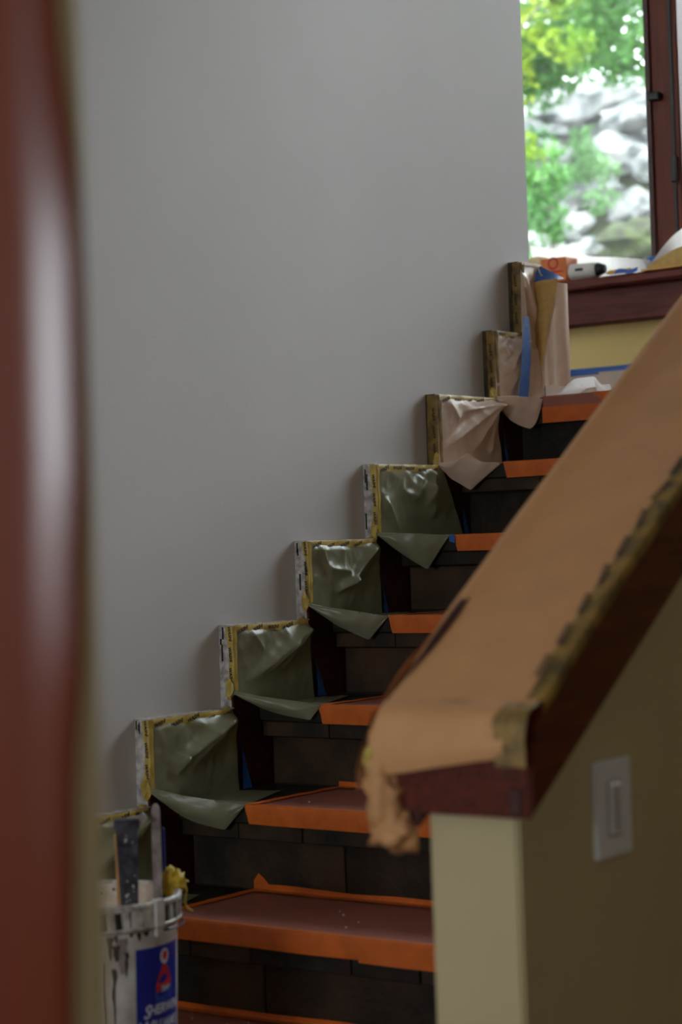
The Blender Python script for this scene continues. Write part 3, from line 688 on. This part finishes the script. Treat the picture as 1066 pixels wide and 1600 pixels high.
slab('wooden_edge', inb(.039, .034, RIM-.15), inb(.038, -.004, .052), .006, .006, .010, 'wood_raw', sc)
slab('end_cap', inb(.057, -.012, .064), inb(.057, -.014, .080), .044, .040, .014, 'steel_dark', sc)
slab('cross_bar', inb(.075, -.008, .074), inb(.089, -.008, .084), .012, .014, .012, 'stick_grey', sc)
for i in range(14):
    t = rr.uniform(.45, .97); c = Vector(P0).lerp(Vector(P1), t)+Vector((.8047, .5937, 0))*rr.uniform(-.013, .013)+Vector((.59, -.80, 0))*.0035
    obj('paint_spot', *blob_g(c, rr.uniform(.001, .003), 1, .4, 2, i, (1, 1, 1.4)), 'caulk_white', sc)
stk = tag(slab('stir_stick', inb(.102, .040, RIM-.155), inb(.104, .012, .100), .016, .0145, .006, 'stick_grey', nseg=75, round_top=True), 'grey paint-crusted stirring stick with rounded top, tallest in the bucket', 'stick')
bh = tag(slab('brush_handle', inb(.108, .056, RIM-.12), inb(.114, .042, .055), .014, .004, .006, 'blue_handle', nseg=8), 'slim blue brush handle behind the grey stirring stick', 'brush')
rg = thing('yellow_rag', inb(.125, .05, RIM-.03), 'crumpled yellow rag hanging over the bucket rim with loose string', 'rag')
obj('rag_cloth', *join(blob_g(inb(.118, .055, RIM+.006), .019, 3, .6, 2.2, 3., (.8, .8, 1.5)), blob_g(inb(.134, .052, RIM+.010), .015, 3, .7, 2.6, 6., (1.2, .9, 1.0))), 'rag_yellow', rg, smooth=True)
obj('string', *tube_g([inb(.142, .045, RIM+.010), inb(.150, .042, RIM-.003), inb(.146, .040, RIM-.020), inb(.149, .038, RIM-.034), inb(.160, .038, RIM-.040)], .0022, 6), 'rag_yellow', rg, smooth=True)

# ------------------------------------------------------------------ things on the window sill
SZ = 1.3365
def sy(v): return YW-.10+v
# kraft sheet, painted white as if backlit, draped and curling over the sill things
def drape(u, v):
    # a curled sheet: its foot lies far back on the sill, its upper edge leans into the room
    x = lerp(-.50, -.040, u); h = lerp(.140, .036, u**.9)+.008*math.exp(-((u-.28)/.1)**2)-.006*math.exp(-((u-.5)/.12)**2)
    w1 = sm((u-.60)/.2); yf = lerp(sy(.088), sy(.030), w1)
    y = lerp(yf, sy(.165), v)-.012*math.sin(math.pi*v); z = SZ+lerp(h, .004, v**.8)
    return (x, y, z+.002*nz(u*6, v*4))
ds = tag(obj('draped_sheet', *grid_g(drape, 40, 16), 'white_cloth_backlit_sheet', smooth=True), 'kraft paper sheet painted backlit white, draped along the window sill', 'paper sheet')
def drape2(u, v):
    x = lerp(-.045, .32, u); h = .02+.095*math.sin(min(1, u*2.4)*math.pi*.5)*(1-.3*sm((u-.5)*2))
    y = lerp(sy(.040), sy(.165), v)-.01*math.sin(math.pi*v); return (x, y, SZ+.003+h*1.1*(1-.97*v))
tag(obj('curled_paper', *grid_g(drape2, 30, 14), 'white_cloth_backlit_sheet', smooth=True), 'curled brown paper bulging on the sill at the right photo edge', 'paper sheet')  # brown paper coloured white for the window glow behind it
strip_k = obj('curled_paper_lining', *grid_g(lambda u, v: (lerp(-.036, .32, u), sy(.011)-.004*math.sin(math.pi*v), SZ+.002+(.012+.052*math.sin(min(1, u*2.4)*math.pi*.5))*v), 20, 5), 'kraft_gold', smooth=True)
tag(strip_k, 'golden kraft underside of the curled paper facing the stairs', 'paper sheet')
bx = thing('sealant_box', (-.37, sy(.05), SZ), 'orange printed carton standing on the window sill under the draped paper', 'carton')
box('carton_body', -.418, -.325, sy(.012), sy(.085), SZ, SZ+.078, 'box_orange', bx, .002)
box('carton_side', -.462, -.419, sy(.014), sy(.085), SZ, SZ+.088, 'box_pale', bx, .002)
obj('printed_ring', [(-.372+r*math.cos(a*math.pi/10), sy(.0112), SZ+.060+r*math.sin(a*math.pi/10)) for r in (.020, .013) for a in range(20)], [[a, (a+1) % 20, 20+(a+1) % 20, 20+a] for a in range(20)], 'label_red', bx)
box('printed_band', -.412, -.335, sy(.0112), sy(.013), SZ+.030, SZ+.036, 'label_red', bx)
box('printed_band', -.408, -.345, sy(.0112), sy(.013), SZ+.018, SZ+.021, 'label_red', bx)
tb = thing('caulk_tube', (-.26, sy(.03), SZ), 'white plastic tube with black end lying on the sill', 'tube')
def tubeX(x0, x1, r0, r1, y, z, n=20): return tube_g([(lerp(x0, x1, t), y, z) for t in (0, .04, .5, .96, 1)], [r0*.8, r0, (r0+r1)/2, r1, r1*.8], n)
obj('tube_body', *tubeX(-.318, -.222, .026, .024, sy(.030), SZ+.027), 'tube_white', tb, smooth=True)
obj('end_cap', *tubeX(-.222, -.197, .023, .014, sy(.030), SZ+.027), 'black', tb, smooth=True)
box('printed_mark', -.290, -.262, sy(.0035), sy(.008), SZ+.026, SZ+.034, 'black', tb, .001)
tag(obj('pencil', *tube_g([(-.185, sy(.012), SZ+.008), (-.170, sy(.012), SZ+.010), (-.120, sy(.014), SZ+.010), (-.10, sy(.014), SZ+.010)], [.001, .007, .007, .007], 6), 'pencil_yellow'), 'short yellow wooden stub beside the tube on the sill', 'pencil')
tag(obj('tape_scrap', *grid_g(lambda u, v: (-.15+.08*u, sy(.004)+.004*v, SZ+.001+.014*v+.003*math.sin(u*7)), 10, 3), 'blue_tape', smooth=True), 'flat blue tape scrap lying on the sill front', 'tape')
tag(obj('tape_ball', *blob_g((-.045, sy(.06), SZ+.040), .013, 2, .6, 2.2, 5, (1.6, .8, .8)), 'blue_tape'), 'blue tape wad between the two papers on the sill', 'tape')
tag(box('wooden_shim', -.055, .10, sy(-.004), sy(.02), SZ+.0005, SZ+.006, 'pencil_yellow', bev=.001), 'thin pale wooden shim under the curled paper on the sill', 'shim')

# ------------------------------------------------------------------ outside: rocky bank and trees
def bank(x, y): return -.9+.62*max(0, min(y, 12.6)-4.0)+.05*max(0, y-12.6)+.22*nz(x*.6, y*.6)
tag(obj('ground_outside', *grid_g(lambda u, v: (lerp(-16, 9, u), lerp(3.2, 26, v), bank(lerp(-16, 9, u), lerp(3.2, 26, v))), 60, 60), 'earth', smooth=True), kind='structure')
def axis(y): return 2.8465-.555*(y+2.835)          # the strip of bank that the window looks out on
rocks = [ # dx, y, radius, squash, material, label
 (-.05, 11.5, .52, (1.5, 1, .62), 'rock', 'broad pale boulder on top of the bank, brightest outside the window'),
 (.55, 11.2, .40, (1.4, 1, .6), 'rock', 'flat grey boulder beside the window frame, above a dark gap'),
 (.30, 10.75, .26, (1.5, 1, .75), 'rock', 'grey boulder in the middle of the stone bank'),
 (.62, 10.6, .20, (1.2, 1, .8), 'rock', 'small dark-shadowed stone next to the window frame'),
 (.02, 10.35, .20, (1.5, 1, .7), 'rock', 'pale oblong stone low in the bank above the sill'),
 (.32, 10.2, .17, (1.3, 1, .8), 'rock', 'rounded pale stone right of the oblong one'),
 (.56, 10.1, .18, (1.3, 1, .7), 'rock', 'pale stone just above the mossy boulder'),
 (-.22, 10.0, .18, (1.2, 1, .8), 'rock', 'grey stone left of the mossy boulder'),
 (-.42, 10.6, .28, (1.2, 1, .8), 'rock', 'grey stone half hidden behind leafy twigs'),
 (-.60, 11.1, .30, (1.3, 1, .7), 'rock', 'leftmost pale stone high on the bank'),
 (.42, 9.55, .27, (1.35, 1, .85), 'moss', 'dark mossy boulder showing just above the sheet on the sill'),
 (-.05, 9.6, .18, (1.3, 1, .8), 'rock', 'grey stone low behind the draped sheet'),
 (-.50, 9.7, .20, (1.2, 1, .8), 'rock', 'dark grey stone at the lower left of the window view'),
 (1.10, 10.9, .38, (1.3, 1, .8), 'rock', 'boulder beyond the window frame at the right photo edge'),
 (1.05, 10.0, .30, (1.3, 1, .8), 'rock', 'lower boulder beyond the window frame at the right'),
 (-1.1, 10.6, .40, (1.3, 1, .8), 'rock', 'boulder hidden left of the window view behind the wall end')]
for i, (dx, y, rd, sq, m, lab) in enumerate(rocks):
    x = axis(y)+dx
    tag(obj('boulder', *blob_g((x, y, bank(x, y)+rd*sq[2]*.35), rd, 3, .35, 1.3, 3.1*i+1, sq, .25), m, smooth=False), lab, 'boulder', 'boulders on the bank outside')
def leaf_cloud(rng, blobs, n, size):
    V = []; Fc = []
    tot = sum(b[3]**2 for b in blobs)
    for (cx, cy, cz, rd) in blobs:
        for _ in range(int(n*rd**2/tot)):
            d = Vector((rng.gauss(0, 1), rng.gauss(0, 1), rng.gauss(0, 1))); d.normalize(); d *= rd*rng.random()**.45
            c = Vector((cx, cy, cz))+Vector((d.x, d.y, d.z*.7)); s = size*rng.uniform(.6, 1.3)
            a = Vector((rng.gauss(0, 1), rng.gauss(0, 1), rng.gauss(0, .6)-.3)).normalized(); b = a.cross(Vector((rng.gauss(0, .5), rng.gauss(0, .5), 1))).normalized(); q = len(V)
            nn = a.cross(b)*s*.18
            V += [tuple(c-a*s), tuple(c+b*s*.45+nn), tuple(c+a*s), tuple(c-b*s*.45+nn)]
            Fc += [[q, q+1, q+2], [q, q+2, q+3]]
    return V, Fc
def tree(name, label, base, top, r0, branches, blobs, n, size, leaf, seed, group='trees on the bank'):
    rng = random.Random(seed); bz = bank(base[0], base[1])-.1
    t = thing(name, (base[0], base[1], bz), label, 'tree' if 'tree' in name else 'shrub', group)
    b0 = Vector((base[0], base[1], bz)); t0 = Vector(top)
    obj('trunk', *tube_g([b0.lerp(t0, i/8)+Vector((.06*nz(i*.6, seed), .06*nz(i*.6, seed, 3), 0))*(i > 0) for i in range(9)], [lerp(r0, r0*.4, i/8) for i in range(9)], 10), 'bark', t, smooth=True)
    for p, q, r in branches:
        p, q = Vector(p), Vector(q)
        obj('branch', *tube_g([p.lerp(q, i/6)+Vector((0, 0, .08*math.sin(i/6*math.pi))) for i in range(7)], [lerp(r, r*.3, i/6) for i in range(7)], 8), 'bark', t, smooth=True)
    f = obj('foliage', *leaf_cloud(rng, blobs, n, size), leaf, t); f['kind'] = 'stuff'
    return t
rng = random.Random(21)
def vb(y, dx, z, rd): return (axis(y)+dx, y, z, rd)
tree('leafy_tree', 'bright green tree with a dark trunk at the left edge of the window', (axis(10.3)-.66, 10.3), (axis(10.3)-.78, 10.3, 7.2), .10,
     [((axis(10.3)-.7, 10.3, 4.9), (axis(9.6)+.75, 9.6, 3.85), .035), ((axis(10.3)-.7, 10.3, 5.4), (axis(10)-2.2, 10.4, 6.2), .04)],
     [vb(9.6, rng.uniform(-.9, 1.2), rng.uniform(3.75, 5.4), rng.uniform(.22, .42)) for _ in range(30)]+[vb(10.0, rng.uniform(-2.6, 2.2), rng.uniform(4.6, 6.6), rng.uniform(.35, .6)) for _ in range(16)], 15000, .045, 'leaf_green', 1)
tree('lime_tree', 'yellow green young tree filling the upper left of the window', (axis(8.9)-1.15, 8.9), (axis(8.9)-1.2, 8.9, 6.0), .05,
     [((axis(8.9)-1.15, 8.9, 3.2), (axis(8.8)-.3, 8.8, 4.1), .02)],
     [vb(8.9, rng.uniform(-1.7, -.22), rng.uniform(3.15, 5.0), rng.uniform(.14, .30)) for _ in range(26)]+[vb(9.0, rng.uniform(-.75, -.05), rng.uniform(3.35, 4.6), rng.uniform(.12, .25)) for _ in range(10)], 4200, .045, 'leaf_lime', 2)
tree('pale_tree', 'pale green tree with fine leaves above the boulders', (axis(13.5)+1.9, 13.5), (axis(13.5)+1.8, 13.5, 8), .09,
     [((axis(13.5)+1.85, 13.5, 5.5), (axis(13)+.2, 13, 5.3), .03)],
     [vb(12.8, rng.uniform(-1.6, 2.6), rng.uniform(4.55, 7.6), rng.uniform(.35, .65)) for _ in range(60)], 15000, .07, 'leaf_pale', 3)
tree('leafy_shrub', 'bright green leafy shrub in front of the stones at lower left', (axis(8.6)-.32, 8.6), (axis(8.6)-.30, 8.6, 2.7), .02,
     [((axis(8.6)-.31, 8.6, 2.3), (axis(8.6)-.05, 8.6, 2.75), .008)],
     [vb(8.6, rng.uniform(-.62, -.12), rng.uniform(2.25, 3.05), rng.uniform(.07, .15)) for _ in range(22)], 1300, .035, 'leaf_green', 4, 'shrubs on the bank')
tree('small_shrub', 'light green shrub reaching up between the stones', (axis(9.9)-.35, 9.9), (axis(9.9)-.30, 9.9, 3.4), .02,
     [((axis(9.9)-.33, 9.9, 3.0), (axis(9.9)-.02, 9.9, 3.35), .008)],
     [vb(9.8, rng.uniform(-.65, .15), rng.uniform(2.85, 3.6), rng.uniform(.07, .15)) for _ in range(26)], 1500, .035, 'leaf_pale', 5, 'shrubs on the bank')
